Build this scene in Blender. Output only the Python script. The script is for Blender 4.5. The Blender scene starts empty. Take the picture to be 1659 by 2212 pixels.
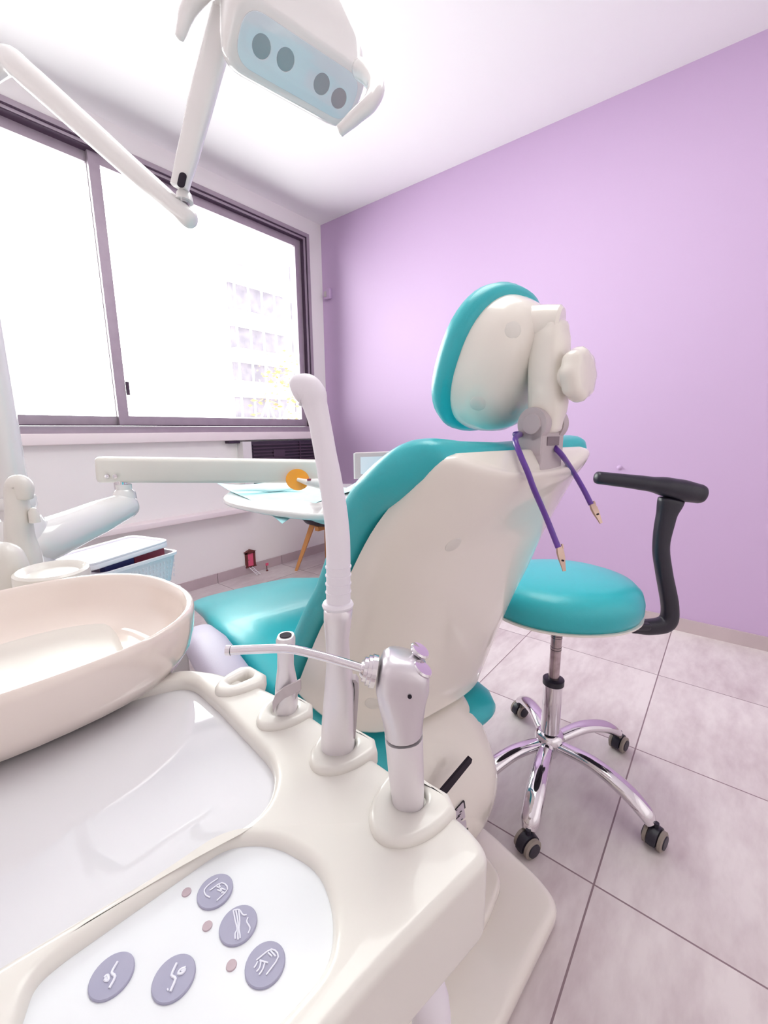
import bpy, bmesh, math, random
from mathutils import Vector, Matrix
V = Vector
random.seed(7)
S = bpy.context.scene
COL = S.collection

# ------------------------------------------------------------------ camera
F, CX, CY = 923.0, 829.5, 1106.0
YAW, PITCH, ROLL = .8926, .188, -.0077
CAM = V((0, 0, 1.13))
FW = V((math.sin(YAW)*math.cos(PITCH), math.cos(YAW)*math.cos(PITCH), -math.sin(PITCH)))
_r = V((math.cos(YAW), -math.sin(YAW), 0)); _u = _r.cross(FW)
RT = _r*math.cos(ROLL) + _u*math.sin(ROLL)
UP = -_r*math.sin(ROLL) + _u*math.cos(ROLL)
cd = bpy.data.cameras.new('camera'); cam = bpy.data.objects.new('camera', cd); COL.objects.link(cam)
cam.matrix_world = Matrix(((RT.x, UP.x, -FW.x, CAM.x), (RT.y, UP.y, -FW.y, CAM.y), (RT.z, UP.z, -FW.z, CAM.z), (0, 0, 0, 1)))
cd.sensor_fit = 'HORIZONTAL'; cd.sensor_width = 36; cd.lens = 36*F/1659
cd.clip_start = .02; cd.clip_end = 200
S.camera = cam
# ------------------------------------------------------------------ light
W_SKY = 10.4
W = bpy.data.worlds.new('world'); S.world = W; W.use_nodes = True
bg = W.node_tree.nodes['Background']; bg.inputs[0].default_value = (.935, 1, .945, 1); bg.inputs[1].default_value = W_SKY
def area(name, loc, rot, sx, sy, power, col=(1, 1, 1)):
    l = bpy.data.lights.new(name, 'AREA'); l.shape = 'RECTANGLE'; l.size = sx; l.size_y = sy; l.energy = power; l.color = col
    o = bpy.data.objects.new(name, l); COL.objects.link(o); o.location = loc; o.rotation_euler = rot
    return o
area('window_portal', (1.35, 3.10, 1.93), (math.radians(-90), 0, 0), 2.5, 1.6, 1, (1, 1, 1)).data.cycles.is_portal = True
area('upward_fill', (-.2, -.85, 1.1), (math.radians(180), 0, 0), 2.6, 1.3, 3, (1, 1, .97))  # added fill behind the camera, bounced off the ceiling; no fixture there
area('rear_fill', (.6, -1.66, 1.55), (math.radians(90), 0, 0), 2.6, 1.3, 2, (.96, 1, .96))  # added fill in front of the south wall, which has no window
area('ceiling_fill', (1.15, .65, 2.84), (0, 0, 0), 1.3, 1.1, 22, (.95, 1, .94))  # added downward fill out of view, without any lamp fixture
area('upward_fill', (-1.0, 1.4, 1.1), (math.radians(180), 0, 0), 1.0, 1.8, 10, (.98, 1, .97))  # unseen fill on the west side, added to lift the ceiling
area('upward_fill', (-.15, 2.35, 1.2), (math.radians(180), 0, 0), .7, .9, 8, (.98, 1, .97))  # unseen fill near the window, added to brighten ceiling and wall there
S.view_settings.view_transform = 'Standard'; S.view_settings.look = 'None'
S.view_settings.exposure = .02; S.view_settings.gamma = 1; S.view_settings.use_curve_mapping = False
S.cycles.use_denoising = True
S.cycles.max_bounces = 8; S.cycles.diffuse_bounces = 5; S.cycles.adaptive_threshold = .02; S.cycles.transparent_max_bounces = 12
S.cycles.caustics_reflective = False; S.cycles.caustics_refractive = False

# ------------------------------------------------------------------ geometry lookups (points in the room)
def ray(u, v): return FW + RT*((u-CX)/F) - UP*((v-CY)/F)
def D(u, v, d): return CAM + ray(u, v)*d
def Z(u, v, z): q = ray(u, v); return CAM + q*((z-CAM.z)/q.z)
def PX(u, v, x): q = ray(u, v); return CAM + q*(x/q.x)
def PY(u, v, y): q = ray(u, v); return CAM + q*(y/q.y)
HF = V((FW.x, FW.y, 0)).normalized()
def PV(u, v, base):                                  # on the upright plane through base that faces the room's corner
    q = ray(u, v); return CAM + q*((V(base)-CAM).dot(HF)/q.dot(HF))
TH = math.radians(13); T0 = V((.766, .282, 0))       # the patient chair's own axes
EX = V((math.cos(TH), -math.sin(TH), 0)); EY = V((math.sin(TH), math.cos(TH), 0))
def LC(x, y, z): return T0 + EX*x + EY*y + V((0, 0, z))
def LX(u, v, x):                                     # on the chair's own plane x = const
    q = ray(u, v); return CAM + q*((x-(CAM-T0).dot(EX))/q.dot(EX))

# ------------------------------------------------------------------ materials
def mat(name, col, rough=.5, metal=0, coat=0, spec=.5, noise=None, bump=None, emit=None, alpha=1, trans=0, sheen=0):
    m = bpy.data.materials.new(name); m.use_nodes = True; nt = m.node_tree; b = nt.nodes['Principled BSDF']
    b.inputs['Base Color'].default_value = (*col, 1); b.inputs['Roughness'].default_value = rough
    b.inputs['Metallic'].default_value = metal; b.inputs['Coat Weight'].default_value = coat; b.inputs['Coat Roughness'].default_value = .04
    b.inputs['Specular IOR Level'].default_value = spec; b.inputs['Alpha'].default_value = alpha
    b.inputs['Transmission Weight'].default_value = trans
    tc = nt.nodes.new('ShaderNodeTexCoord')
    if noise:
        sc, amt, c2 = noise
        n = nt.nodes.new('ShaderNodeTexNoise'); n.inputs['Scale'].default_value = sc; n.inputs['Detail'].default_value = 5
        r = nt.nodes.new('ShaderNodeValToRGB'); r.color_ramp.elements[0].position = .35; r.color_ramp.elements[1].position = .7
        r.color_ramp.elements[0].color = (*col, 1); r.color_ramp.elements[1].color = (*[a*(1-amt)+b_*amt for a, b_ in zip(col, c2)], 1)
        nt.links.new(tc.outputs['Object'], n.inputs[0]); nt.links.new(n.outputs[0], r.inputs[0]); nt.links.new(r.outputs[0], b.inputs['Base Color'])
    if bump:
        sc, st = bump
        n = nt.nodes.new('ShaderNodeTexNoise'); n.inputs['Scale'].default_value = sc; n.inputs['Detail'].default_value = 3
        bp = nt.nodes.new('ShaderNodeBump'); bp.inputs['Strength'].default_value = st; bp.inputs['Distance'].default_value = .001
        nt.links.new(tc.outputs['Object'], n.inputs[0]); nt.links.new(n.outputs[0], bp.inputs['Height']); nt.links.new(bp.outputs[0], b.inputs['Normal'])
    if emit:
        b.inputs['Emission Color'].default_value = (*emit[0], 1); b.inputs['Emission Strength'].default_value = emit[1]
    return m
def srgb(r, g, b):
    f = lambda c: (c/255/12.92 if c/255 <= .04045 else ((c/255+.055)/1.055)**2.4)
    return (f(r), f(g), f(b))
M = {}
M['wall_white'] = mat('white_paint', srgb(246, 242, 241), .75, bump=(180, .15))
M['ceiling'] = mat('ceiling_paint', srgb(243, 240, 242), .8, bump=(150, .1))
M['purple'] = mat('lilac_paint', srgb(197, 168, 205), .6, bump=(220, .12))
M['cream'] = mat('cream_plastic', srgb(237, 230, 222), .22, coat=.6)
M['cream2'] = mat('ivory_plastic', srgb(224, 219, 213), .32, coat=.35)
M['white_gloss'] = mat('white_enamel', srgb(228, 224, 224), .15, coat=.6)
M['bowl'] = mat('bowl_glass', srgb(234, 220, 212), .12, coat=.8)
M['teal'] = mat('teal_vinyl', srgb(46, 176, 186), .33, coat=.1, bump=(420, .25))
M['gray_vinyl'] = mat('grey_lilac_plastic', srgb(186, 176, 196), .5, bump=(500, .5))
M['gray'] = mat('grey_plastic', srgb(192, 180, 184), .45)
M['gray_dark'] = mat('grey_recess', srgb(132, 118, 126), .6)
M['tray_gloss'] = mat('tray_surface', srgb(222, 221, 226), .03, coat=1.0, spec=.9)
M['keypad'] = mat('keypad_membrane', srgb(232, 234, 238), .25)
M['button'] = mat('button_grey', srgb(160, 158, 182), .4, noise=(60, .3, srgb(176, 172, 190)))
M['symbol'] = mat('symbol_white', srgb(228, 228, 240), .5)
M['led_off'] = mat('indicator', srgb(188, 168, 176), .3)
M['alu'] = mat('satin_aluminium', srgb(216, 210, 216), .3, metal=.75)
M['alu_white'] = mat('pearl_aluminium', srgb(228, 222, 226), .28, metal=.45)
M['chrome'] = mat('chrome', srgb(225, 220, 225), .06, metal=1)
M['steel'] = mat('worn_steel', srgb(190, 175, 178), .2, metal=1, noise=(30, .6, srgb(120, 105, 110)))
M['tube_white'] = mat('white_silicone', srgb(236, 230, 238), .45)
M['black'] = mat('black_plastic', srgb(34, 30, 44), .38, bump=(300, .3))
M['blackhole'] = mat('dark_gap', srgb(28, 16, 34), .8)
M['tyre'] = mat('taupe_tyre', srgb(150, 138, 130), .6)
M['lens'] = mat('lamp_reflector', srgb(176, 162, 166), .3, metal=.5)
M['lamp_panel'] = mat('lamp_cover', srgb(212, 222, 230), .1, coat=1, noise=(9, .25, srgb(214, 214, 226)))
M['frame'] = mat('mauve_aluminium', srgb(176, 162, 174), .42, metal=.3, noise=(14, .35, srgb(156, 138, 154)))
M['frame_dark'] = mat('window_gasket', srgb(74, 54, 74), .6)
M['sill'] = mat('sill_stone', srgb(244, 232, 234), .5)
M['purple_cord'] = mat('violet_cord', srgb(92, 46, 150), .28, coat=.4)
M['clip'] = mat('clip_metal', srgb(196, 170, 158), .25, metal=1)
M['wood'] = mat('beech_wood', srgb(222, 158, 96), .5, noise=(25, .3, srgb(206, 140, 80)))
M['paper'] = mat('mint_paper', srgb(178, 226, 232), .85, noise=(40, .25, srgb(205, 240, 242)))
M['cotton'] = mat('cotton', srgb(232, 244, 246), .95, bump=(60, 1.0))
M['amber'] = mat('amber_shield', srgb(250, 160, 10), .15, coat=.4, alpha=.9)
M['clear'] = mat('frosted_tray', srgb(205, 222, 222), .25, alpha=.75)
M['screen'] = mat('pale_screen', srgb(222, 230, 240), .15)
M['basket'] = mat('white_plastic', srgb(242, 238, 246), .35)
M['ac_dark'] = mat('dark_grille', srgb(52, 38, 58), .5)
M['pink'] = mat('pink_paint', srgb(232, 96, 130), .5)
M['brown'] = mat('brown_wood', srgb(110, 52, 48), .6)
M['red'] = mat('book_red', srgb(150, 60, 80), .5)
M['navy'] = mat('box_blue', srgb(60, 60, 120), .5)
M['pinkwhite'] = mat('box_white', srgb(225, 220, 228), .5)
M['label'] = mat('label_grey', srgb(196, 184, 196), .5)
M['facade'] = mat('facade', srgb(226, 222, 224), .8)
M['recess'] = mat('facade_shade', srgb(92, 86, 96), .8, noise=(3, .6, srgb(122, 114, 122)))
M['bark'] = mat('bark', srgb(150, 130, 134), .8)
M['leaf'] = mat('autumn_leaf', srgb(150, 84, 48), .6, noise=(4, .7, srgb(140, 112, 60)))
M['street'] = mat('street', srgb(225, 222, 224), .8)

def tile_mat():
    m = bpy.data.materials.new('floor_tile'); m.use_nodes = True; nt = m.node_tree; b = nt.nodes['Principled BSDF']; N = nt.nodes.new; L = nt.links.new
    tc = N('ShaderNodeTexCoord'); sp = N('ShaderNodeSeparateXYZ'); L(tc.outputs['Object'], sp.inputs[0])
    def mth(op, a, b_=None):
        n = N('ShaderNodeMath'); n.operation = op
        for i, x in enumerate((a, b_)):
            if x is None: continue
            if isinstance(x, (int, float)): n.inputs[i].default_value = x
            else: L(x, n.inputs[i])
        return n.outputs[0]
    fx = mth('DIVIDE', mth('SUBTRACT', sp.outputs[0], -2.572), .598); fy = mth('DIVIDE', mth('SUBTRACT', sp.outputs[1], -1.73), .6258)
    ix, iy = mth('FLOOR', fx), mth('FLOOR', fy)
    def edge(f, s):
        a = mth('FRACT', f); d = mth('MULTIPLY', mth('MINIMUM', a, mth('SUBTRACT', 1.0, a)), s); return mth('LESS_THAN', d, .0022)
    g = mth('MAXIMUM', edge(fx, .598), edge(fy, .6258))
    cmb = N('ShaderNodeCombineXYZ'); L(mth('MULTIPLY', ix, 7.3), cmb.inputs[0]); L(mth('MULTIPLY', iy, 5.1), cmb.inputs[1])
    va = N('ShaderNodeVectorMath'); va.operation = 'ADD'; L(tc.outputs['Object'], va.inputs[0]); L(cmb.outputs[0], va.inputs[1])
    st = N('ShaderNodeMapping'); st.inputs['Scale'].default_value = (1, 2.6, 1); st.inputs['Rotation'].default_value = (0, 0, .35); L(va.outputs[0], st.inputs[0])
    n1 = N('ShaderNodeTexNoise'); n1.inputs['Scale'].default_value = 2.2; n1.inputs['Detail'].default_value = 8; n1.inputs['Roughness'].default_value = .6; L(st.outputs[0], n1.inputs[0])
    n2 = N('ShaderNodeTexNoise'); n2.inputs['Scale'].default_value = 14; n2.inputs['Detail'].default_value = 6; L(st.outputs[0], n2.inputs[0])
    mx = mth('ADD', mth('MULTIPLY', n1.outputs[0], .75), mth('MULTIPLY', n2.outputs[0], .25))
    r = N('ShaderNodeValToRGB'); e = r.color_ramp.elements; e[0].position = .34; e[0].color = (*srgb(196, 180, 183), 1); e[1].position = .6; e[1].color = (*srgb(224, 214, 214), 1); L(mx, r.inputs[0])
    mc = N('ShaderNodeMixRGB'); mc.inputs[2].default_value = (*srgb(138, 116, 122), 1); L(g, mc.inputs[0]); L(r.outputs[0], mc.inputs[1]); L(mc.outputs[0], b.inputs['Base Color'])
    b.inputs['Roughness'].default_value = .42
    bp = N('ShaderNodeBump'); bp.inputs['Strength'].default_value = .4; bp.inputs['Distance'].default_value = .002; L(mth('SUBTRACT', 1.0, g), bp.inputs['Height']); L(bp.outputs[0], b.inputs['Normal'])
    return m
M['tile'] = tile_mat()
M['skirt'] = mat('skirting_tile', srgb(196, 178, 182), .45, noise=(6, .4, srgb(178, 160, 164)))
def glass_mat():
    m = bpy.data.materials.new('window_glass'); m.use_nodes = True; nt = m.node_tree; nt.nodes.clear(); N = nt.nodes.new
    t = N('ShaderNodeBsdfTransparent'); g = N('ShaderNodeBsdfGlossy'); g.inputs['Roughness'].default_value = .02; mx = N('ShaderNodeMixShader')
    fr = N('ShaderNodeFresnel'); fr.inputs[0].default_value = 1.25; o = N('ShaderNodeOutputMaterial')
    nt.links.new(fr.outputs[0], mx.inputs[0]); nt.links.new(t.outputs[0], mx.inputs[1]); nt.links.new(g.outputs[0], mx.inputs[2]); nt.links.new(mx.outputs[0], o.inputs[0])
    return m
M['glass'] = glass_mat()

# ------------------------------------------------------------------ object helpers
def origin(p):
    o = V((0, 0, 0))
    while p is not None: o = o + p.location; p = p.parent
    return o
def finish(name, me, m, parent=None, ang=35):
    o = bpy.data.objects.new(name, me); COL.objects.link(o)
    off = origin(parent)
    if parent is not None: me.transform(Matrix.Translation(-off)); o.parent = parent
    me.materials.clear(); me.materials.append(M[m] if isinstance(m, str) else m)
    me.polygons.foreach_set('use_smooth', [True]*len(me.polygons))
    me.set_sharp_from_angle(angle=math.radians(ang)); me.update()
    return o
def mk(name, vs, fs, m, parent=None, ang=35):
    me = bpy.data.meshes.new(name); me.from_pydata([tuple(v) for v in vs], [], fs)
    bm = bmesh.new(); bm.from_mesh(me); bmesh.ops.remove_doubles(bm, verts=bm.verts, dist=1e-6); bmesh.ops.recalc_face_normals(bm, faces=bm.faces); bm.to_mesh(me); bm.free()
    return finish(name, me, m, parent, ang)
def bmk(name, bm, m, parent=None, ang=35):
    bmesh.ops.recalc_face_normals(bm, faces=bm.faces)
    me = bpy.data.meshes.new(name); bm.to_mesh(me); bm.free(); return finish(name, me, m, parent, ang)
def root(name, loc, label, cat, group=None):
    o = bpy.data.objects.new(name, None); COL.objects.link(o); o.location = loc; o.empty_display_size = .05
    return tag(o, label, cat, group)
def tag(o, label, cat, group=None):
    o['label'] = label; o['category'] = cat
    if group: o['group'] = group
    return o
def struct(o): o['kind'] = 'structure'; return o
def lofto(rings, cap=True):
    n = len(rings[0]); vs = [p for r in rings for p in r]; fs = []
    for i in range(len(rings)-1):
        for j in range(n):
            k = (j+1) % n; fs.append((i*n+j, i*n+k, (i+1)*n+k, (i+1)*n+j))
    if cap: fs.append(tuple(range(n))[::-1]); fs.append(tuple((len(rings)-1)*n+j for j in range(n)))
    return vs, fs
def merge(*parts):
    vs, fs = [], []
    for v, f in parts:
        b = len(vs); vs += list(v); fs += [tuple(i+b for i in x) for x in f]
    return vs, fs
def axes(d):
    d = V(d).normalized(); h = V((0, 0, 1)) if abs(d.z) < .95 else V((1, 0, 0)); x = h.cross(d).normalized(); return x, d.cross(x), d
def boxv(lo, hi, fr=None):
    vs = [V((x, y, z)) for z in (lo[2], hi[2]) for y in (lo[1], hi[1]) for x in (lo[0], hi[0])]
    if fr: o, X, Y, Z_ = fr; vs = [o+X*v.x+Y*v.y+Z_*v.z for v in vs]
    return vs, [(0, 2, 3, 1), (4, 5, 7, 6), (0, 1, 5, 4), (2, 6, 7, 3), (0, 4, 6, 2), (1, 3, 7, 5)]
def bevel_box(name, lo, hi, m, parent=None, b=.004, fr=None, seg=3):
    vs, fs = boxv(lo, hi); bm = bmesh.new(); bv = [bm.verts.new(v) for v in vs]; [bm.faces.new([bv[i] for i in f]) for f in fs]
    bmesh.ops.bevel(bm, geom=list(bm.edges), offset=b, segments=seg, affect='EDGES', profile=.5)
    if fr:
        o, X, Y, Z_ = fr
        for v in bm.verts: c = v.co.copy(); v.co = o+X*c.x+Y*c.y+Z_*c.z
    return bmk(name, bm, m, parent)
def smoothpath(pts, k=6):
    P = [V(p) for p in pts]; out = []
    Q = [P[0]*2-P[1]]+P+[P[-1]*2-P[-2]]
    for i in range(1, len(Q)-2):
        a, b, c, d = Q[i-1:i+3]
        for j in range(k):
            t = j/k; out.append(.5*((2*b)+(c-a)*t+(2*a-5*b+4*c-d)*t*t+(3*b-a-3*c+d)*t**3))
    out.append(P[-1]); return out
def interp(vals, n):
    out = []
    for i in range(n):
        t = i/(n-1)*(len(vals)-1); k = min(int(t), len(vals)-2); f = t-k; f = f*f*(3-2*f); out.append(vals[k]*(1-f)+vals[k+1]*f)
    return out
def tubev(pts, rad, n=20, k=6, smooth=True, flat=1.0, ref=None, roundcap=0, q=1.0):
    P = smoothpath(pts, k) if smooth else [V(p) for p in pts]
    R = interp(list(rad), len(P)) if hasattr(rad, '__len__') else [rad]*len(P)
    Fl = interp(list(flat), len(P)) if hasattr(flat, '__len__') else [flat]*len(P)
    t0 = (P[1]-P[0]).normalized(); x = V(ref) if ref is not None else axes(t0)[0]
    rings = []
    def ring(c, t, r, fl):
        nonlocal x
        x = (x-t*x.dot(t)).normalized(); y = t.cross(x); out = []
        for j in range(n):
            a = 2*math.pi*j/n; ca, sa = math.cos(a), math.sin(a)
            if q != 1: ca = math.copysign(abs(ca)**q, ca); sa = math.copysign(abs(sa)**q, sa)
            out.append(c+x*(ca*r)+y*(sa*r*fl))
        return out
    for i, p in enumerate(P):
        t = (P[min(i+1, len(P)-1)]-P[max(i-1, 0)]).normalized()
        if i == 0 and roundcap:
            for s in (1, .9, .7, .4): rings.append(ring(p-t*(R[0]*roundcap*s), t, R[0]*math.sqrt(max(1-s*s, .003)), Fl[0]))
        rings.append(ring(p, t, R[i], Fl[i]))
        if i == len(P)-1 and roundcap:
            for s in (.4, .7, .9, 1): rings.append(ring(p+t*(R[-1]*roundcap*s), t, R[-1]*math.sqrt(max(1-s*s, .003)), Fl[-1]))
    return lofto(rings)
def tube(name, pts, rad, m, parent=None, **k):
    ang = k.pop('ang', 40); return mk(name, *tubev(pts, rad, **k), m, parent, ang)
def lathev(prof, o, d, n=40, sx=1, sy=1, ref=None, wob=None):
    X, Y, Dd = axes(d)
    if ref is not None: X = (V(ref)-Dd*V(ref).dot(Dd)).normalized(); Y = Dd.cross(X)
    rings = []
    for r, z in prof:
        rr = []
        for j in range(n):
            a = 2*math.pi*j/n; w = 1+(wob[1]*math.cos(a*wob[0]) if wob else 0)
            rr.append(V(o)+Dd*z+X*(math.cos(a)*max(r, 1e-4)*sx*w)+Y*(math.sin(a)*max(r, 1e-4)*sy*w))
        rings.append(rr)
    return lofto(rings)
def lathe(name, prof, o, d, m, parent=None, ang=35, **k): return mk(name, *lathev(prof, o, d, **k), m, parent, ang)
def rpoly(pts, r, n=6):
    out = []; N = len(pts); R = r if hasattr(r, '__len__') else [r]*N
    for i in range(N):
        p = V(pts[i][:2]); a = V(pts[i-1][:2]); b = V(pts[(i+1) % N][:2]); da = (a-p); db = (b-p); la, lb = da.length, db.length; da.normalize(); db.normalize()
        d = min(R[i], la*.48, lb*.48); s, e = p+da*d, p+db*d
        for j in range(n+1): t = j/n; out.append(s*(1-t)**2+p*2*t*(1-t)+e*t*t)
    return out
def platev(outer, holes, z0, z1, bev=.003, res=3, mtx=None):
    cu = bpy.data.curves.new('c', 'CURVE'); cu.dimensions = '2D'; cu.fill_mode = 'BOTH'
    for pl in [outer]+list(holes):
        s = cu.splines.new('POLY'); s.points.add(len(pl)-1)
        for i, p in enumerate(pl): s.points[i].co = (p[0], p[1], 0, 1)
        s.use_cyclic_u = True
    h = (z1-z0)/2; bev = min(bev, h*.98); cu.extrude = h-bev; cu.bevel_depth = bev; cu.bevel_resolution = res; cu.offset = -bev
    ob = bpy.data.objects.new('c', cu); COL.objects.link(ob); bpy.context.view_layer.update()
    me = bpy.data.meshes.new_from_object(ob.evaluated_get(bpy.context.evaluated_depsgraph_get()))
    bpy.data.objects.remove(ob); bpy.data.curves.remove(cu)
    me.transform(Matrix.Translation((0, 0, (z0+z1)/2)))
    if mtx is not None: me.transform(mtx)
    return me
def plate(name, outer, z0, z1, m, parent=None, holes=(), bev=.003, res=3, mtx=None, ang=35):
    me = platev(outer, holes, z0, z1, bev, res, mtx)
    bm = bmesh.new(); bm.from_mesh(me); bmesh.ops.remove_doubles(bm, verts=bm.verts, dist=1e-6); bmesh.ops.recalc_face_normals(bm, faces=bm.faces); bm.to_mesh(me); bm.free()
    return finish(name, me, m, parent, ang)
def fmtx(o, X, Y, Z_): return Matrix(((X.x, Y.x, Z_.x, o.x), (X.y, Y.y, Z_.y, o.y), (X.z, Y.z, Z_.z, o.z), (0, 0, 0, 1)))
def circ(c, r, n=32, sy=1): return [V((c[0]+r*math.cos(2*math.pi*i/n), c[1]+r*sy*math.sin(2*math.pi*i/n))) for i in range(n)]
def sbox(*boxes): return merge(*[boxv(a, b) for a, b in boxes])

# ------------------------------------------------------------------ room
XW, XE, YS, YN, H = -1.7, 2.816, -1.7, 2.94, 2.855
struct(mk('floor', *sbox(((XW-.15, YS-.15, -.1), (XE+.15, YN+.3, 0))), 'tile'))
struct(mk('ceiling', *sbox(((XW-.15, YS-.15, H), (XE+.15, YN+.3, H+.12))), 'ceiling'))
WX0, WX1, WZ0, WZ1 = .0, 2.67, 1.10, 2.735
struct(mk('wall_north', *sbox(((XW-.15, YN, 0), (XE, YN+.2, WZ0)), ((XW-.15, YN, WZ1), (XE, YN+.2, H)), ((XW-.15, YN, WZ0), (WX0, YN+.2, WZ1)), ((WX1, YN, WZ0), (XE, YN+.2, WZ1))), 'wall_white'))
struct(mk('wall_east', *sbox(((XE, YS, 0), (XE+.15, YN+.2, H))), 'purple'))
struct(mk('wall_south', *sbox(((XW, YS-.15, 0), (XE, YS, H))), 'wall_white'))
struct(mk('wall_west', *sbox(((XW-.15, YS, 0), (XW, YN, H))), 'wall_white'))
# skirting tiles
def skirt(name, segs):
    vs, fs = [], []
    for a, b in segs: v, f = boxv(a, b); vs, fs = merge((vs, fs), (v, f))
    struct(mk(name, vs, fs, 'skirt'))
xs = [-1.37, -.77, -.175, .423, 1.02, 1.617, 2.217, XE]
skirt('baseboard_north', [((a+.002, YN-.011, .0), (b-.002, YN, .075)) for a, b in zip(xs, xs[1:])])
ys = [YS, -1.1, -.48, .145, .77, 1.4, 2.02, 2.645, YN-.011]
skirt('baseboard_east', [((XE-.011, a+.002, .0), (XE, b-.002, .075)) for a, b in zip(ys, ys[1:])])
# sill board and the ledge below
s = struct(bevel_box('trim_1', (WX0-.1, YN-.05, 1.066), (2.69, YN+.02, 1.128), 'sill', b=.006))
s = struct(bevel_box('trim_2', (.0, YN-.09, .52), (1.91, YN+.01, .56), 'sill', b=.006))
# window
win = root('window_1', (1.335, YN+.06, WZ0), 'wide sliding aluminium window with two panes above the white sill', 'window'); win['kind'] = 'structure'
for k in ('label', 'category'): del win[k]
def ringbox(x0, x1, z0, z1, w, ya, yb): return sbox(((x0, ya, z0), (x1, yb, z0+w)), ((x0, ya, z1-w), (x1, yb, z1)), ((x0, ya, z0+w), (x0+w, yb, z1-w)), ((x1-w, ya, z0+w), (x1, yb, z1-w)))
mk('window_frame', *merge(ringbox(WX0, WX1, WZ0+.025, WZ1, .028, YN-.012, YN+.03), ringbox(WX0+.03, WX1-.035, WZ0+.05, WZ1-.03, .02, YN+.0, YN+.08)), 'frame', win)
mk('gasket', *merge(ringbox(WX0+.026, WX1-.026, WZ0+.045, WZ1-.026, .008, YN-.008, YN+.03), ringbox(WX0+.052, WX1-.058, WZ0+.072, WZ1-.052, .006, YN+.0, YN+.06)), 'frame_dark', win)
s1 = mk('sash', *ringbox(1.082, 2.605, WZ0+.075, WZ1-.055, .058, YN+.03, YN+.055), 'frame', win)
mk('pane', *sbox(((1.13, YN+.040, WZ0+.12), (2.56, YN+.045, WZ1-.10))), 'glass', s1)
mk('window_catch', *sbox(((1.142, YN+.018, 1.36), (1.158, YN+.034, 1.44))), 'frame_dark', s1)
s2 = mk('sash', *ringbox(WX0+.05, 1.135, WZ0+.075, WZ1-.055, .055, YN+.06, YN+.085), 'frame', win)
mk('pane', *sbox(((WX0+.09, YN+.070, WZ0+.12), (1.09, YN+.075, WZ1-.10))), 'glass', s2)

# ------------------------------------------------------------------ outside
struct(mk('ground_outside', *sbox(((-30, 3.4, -6.2), (40, 45, -6))), 'street'))
YB = 15.0
def bxw(u0, v0, u1, v1, y0, y1):
    a, b = PY(u0, v1, YB), PY(u1, v0, YB); return ((a.x, y0, a.z), (b.x, y1, b.z))
bl = root('apartment_building', (PY(520, 600, YB).x+4, YB+3, -6), 'pale apartment block with stacked balconies seen through the right pane', 'building')
xL = PY(522, 700, YB).x
mk('wall', *sbox(((xL, YB+1.2, -6), (xL+14, YB+8, PY(520, 478, YB).z))), 'facade', bl)
FLO = ((500, 562), (592, 660), (690, 745), (772, 818), (852, 900), (935, 990))
for (v0, v1), (v2, _) in zip(FLO, FLO[1:]):
    z1, z0, zn = PY(520, v0, YB).z, PY(520, v1, YB).z, PY(520, v2, YB).z
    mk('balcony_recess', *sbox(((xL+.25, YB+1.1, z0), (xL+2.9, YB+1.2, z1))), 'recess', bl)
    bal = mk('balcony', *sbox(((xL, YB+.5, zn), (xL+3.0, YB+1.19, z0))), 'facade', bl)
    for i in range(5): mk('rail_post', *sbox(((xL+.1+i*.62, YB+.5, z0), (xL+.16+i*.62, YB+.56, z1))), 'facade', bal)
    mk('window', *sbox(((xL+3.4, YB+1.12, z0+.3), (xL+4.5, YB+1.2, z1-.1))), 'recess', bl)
trr = root('street_tree', (3.9, 7.2, -6), 'thin street tree with sparse orange leaves outside the window', 'tree')
tp = [V((3.9, 7.2, -6)), V((3.95, 7.2, -2)), V((4.0, 7.1, .0)), V((4.1, 7.1, 1.0))]
mk('trunk', *tubev(tp, [.1, .08, .05, .03], n=8), 'bark', trr)
brs = []
for (pts) in (((560, 915), (580, 860), (598, 822), (650, 800)), ((598, 915), (572, 850), (560, 820)), ((650, 870), (610, 835), (575, 790)), ((610, 905), (625, 870), (640, 850))):
    brs.append(tubev([PY(u, v, 7.0) for u, v in pts], [.022, .015, .01], n=6, k=4))
mk('branches', *merge(*brs), 'bark', trr)
lv, lf = [], []
for i in range(150):
    if i % 3: u, v = random.gauss(615, 26), random.gauss(808, 26)
    else: u, v = random.uniform(540, 652), random.uniform(850, 912)
    if u > 660: continue
    p = PY(u, v, 7.0+random.uniform(-.3, .3)); a = V([random.gauss(0, 1) for _ in range(3)]).normalized(); b = axes(a)[0]; c = a.cross(b); s = random.uniform(.03, .07)
    t = a*.002; k = len(lv); q = [p-b*s, p-c*s*.5, p+b*s, p+c*s*.5]
    lv += [x+t for x in q]+[x-t for x in q]; lf += [(k, k+1, k+2, k+3), (k+7, k+6, k+5, k+4)]+[(k+j, k+4+j, k+4+(j+1) % 4, k+(j+1) % 4) for j in range(4)]
o = mk('leaves', lv, lf, 'leaf', trr); o['kind'] = 'stuff'

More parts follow.
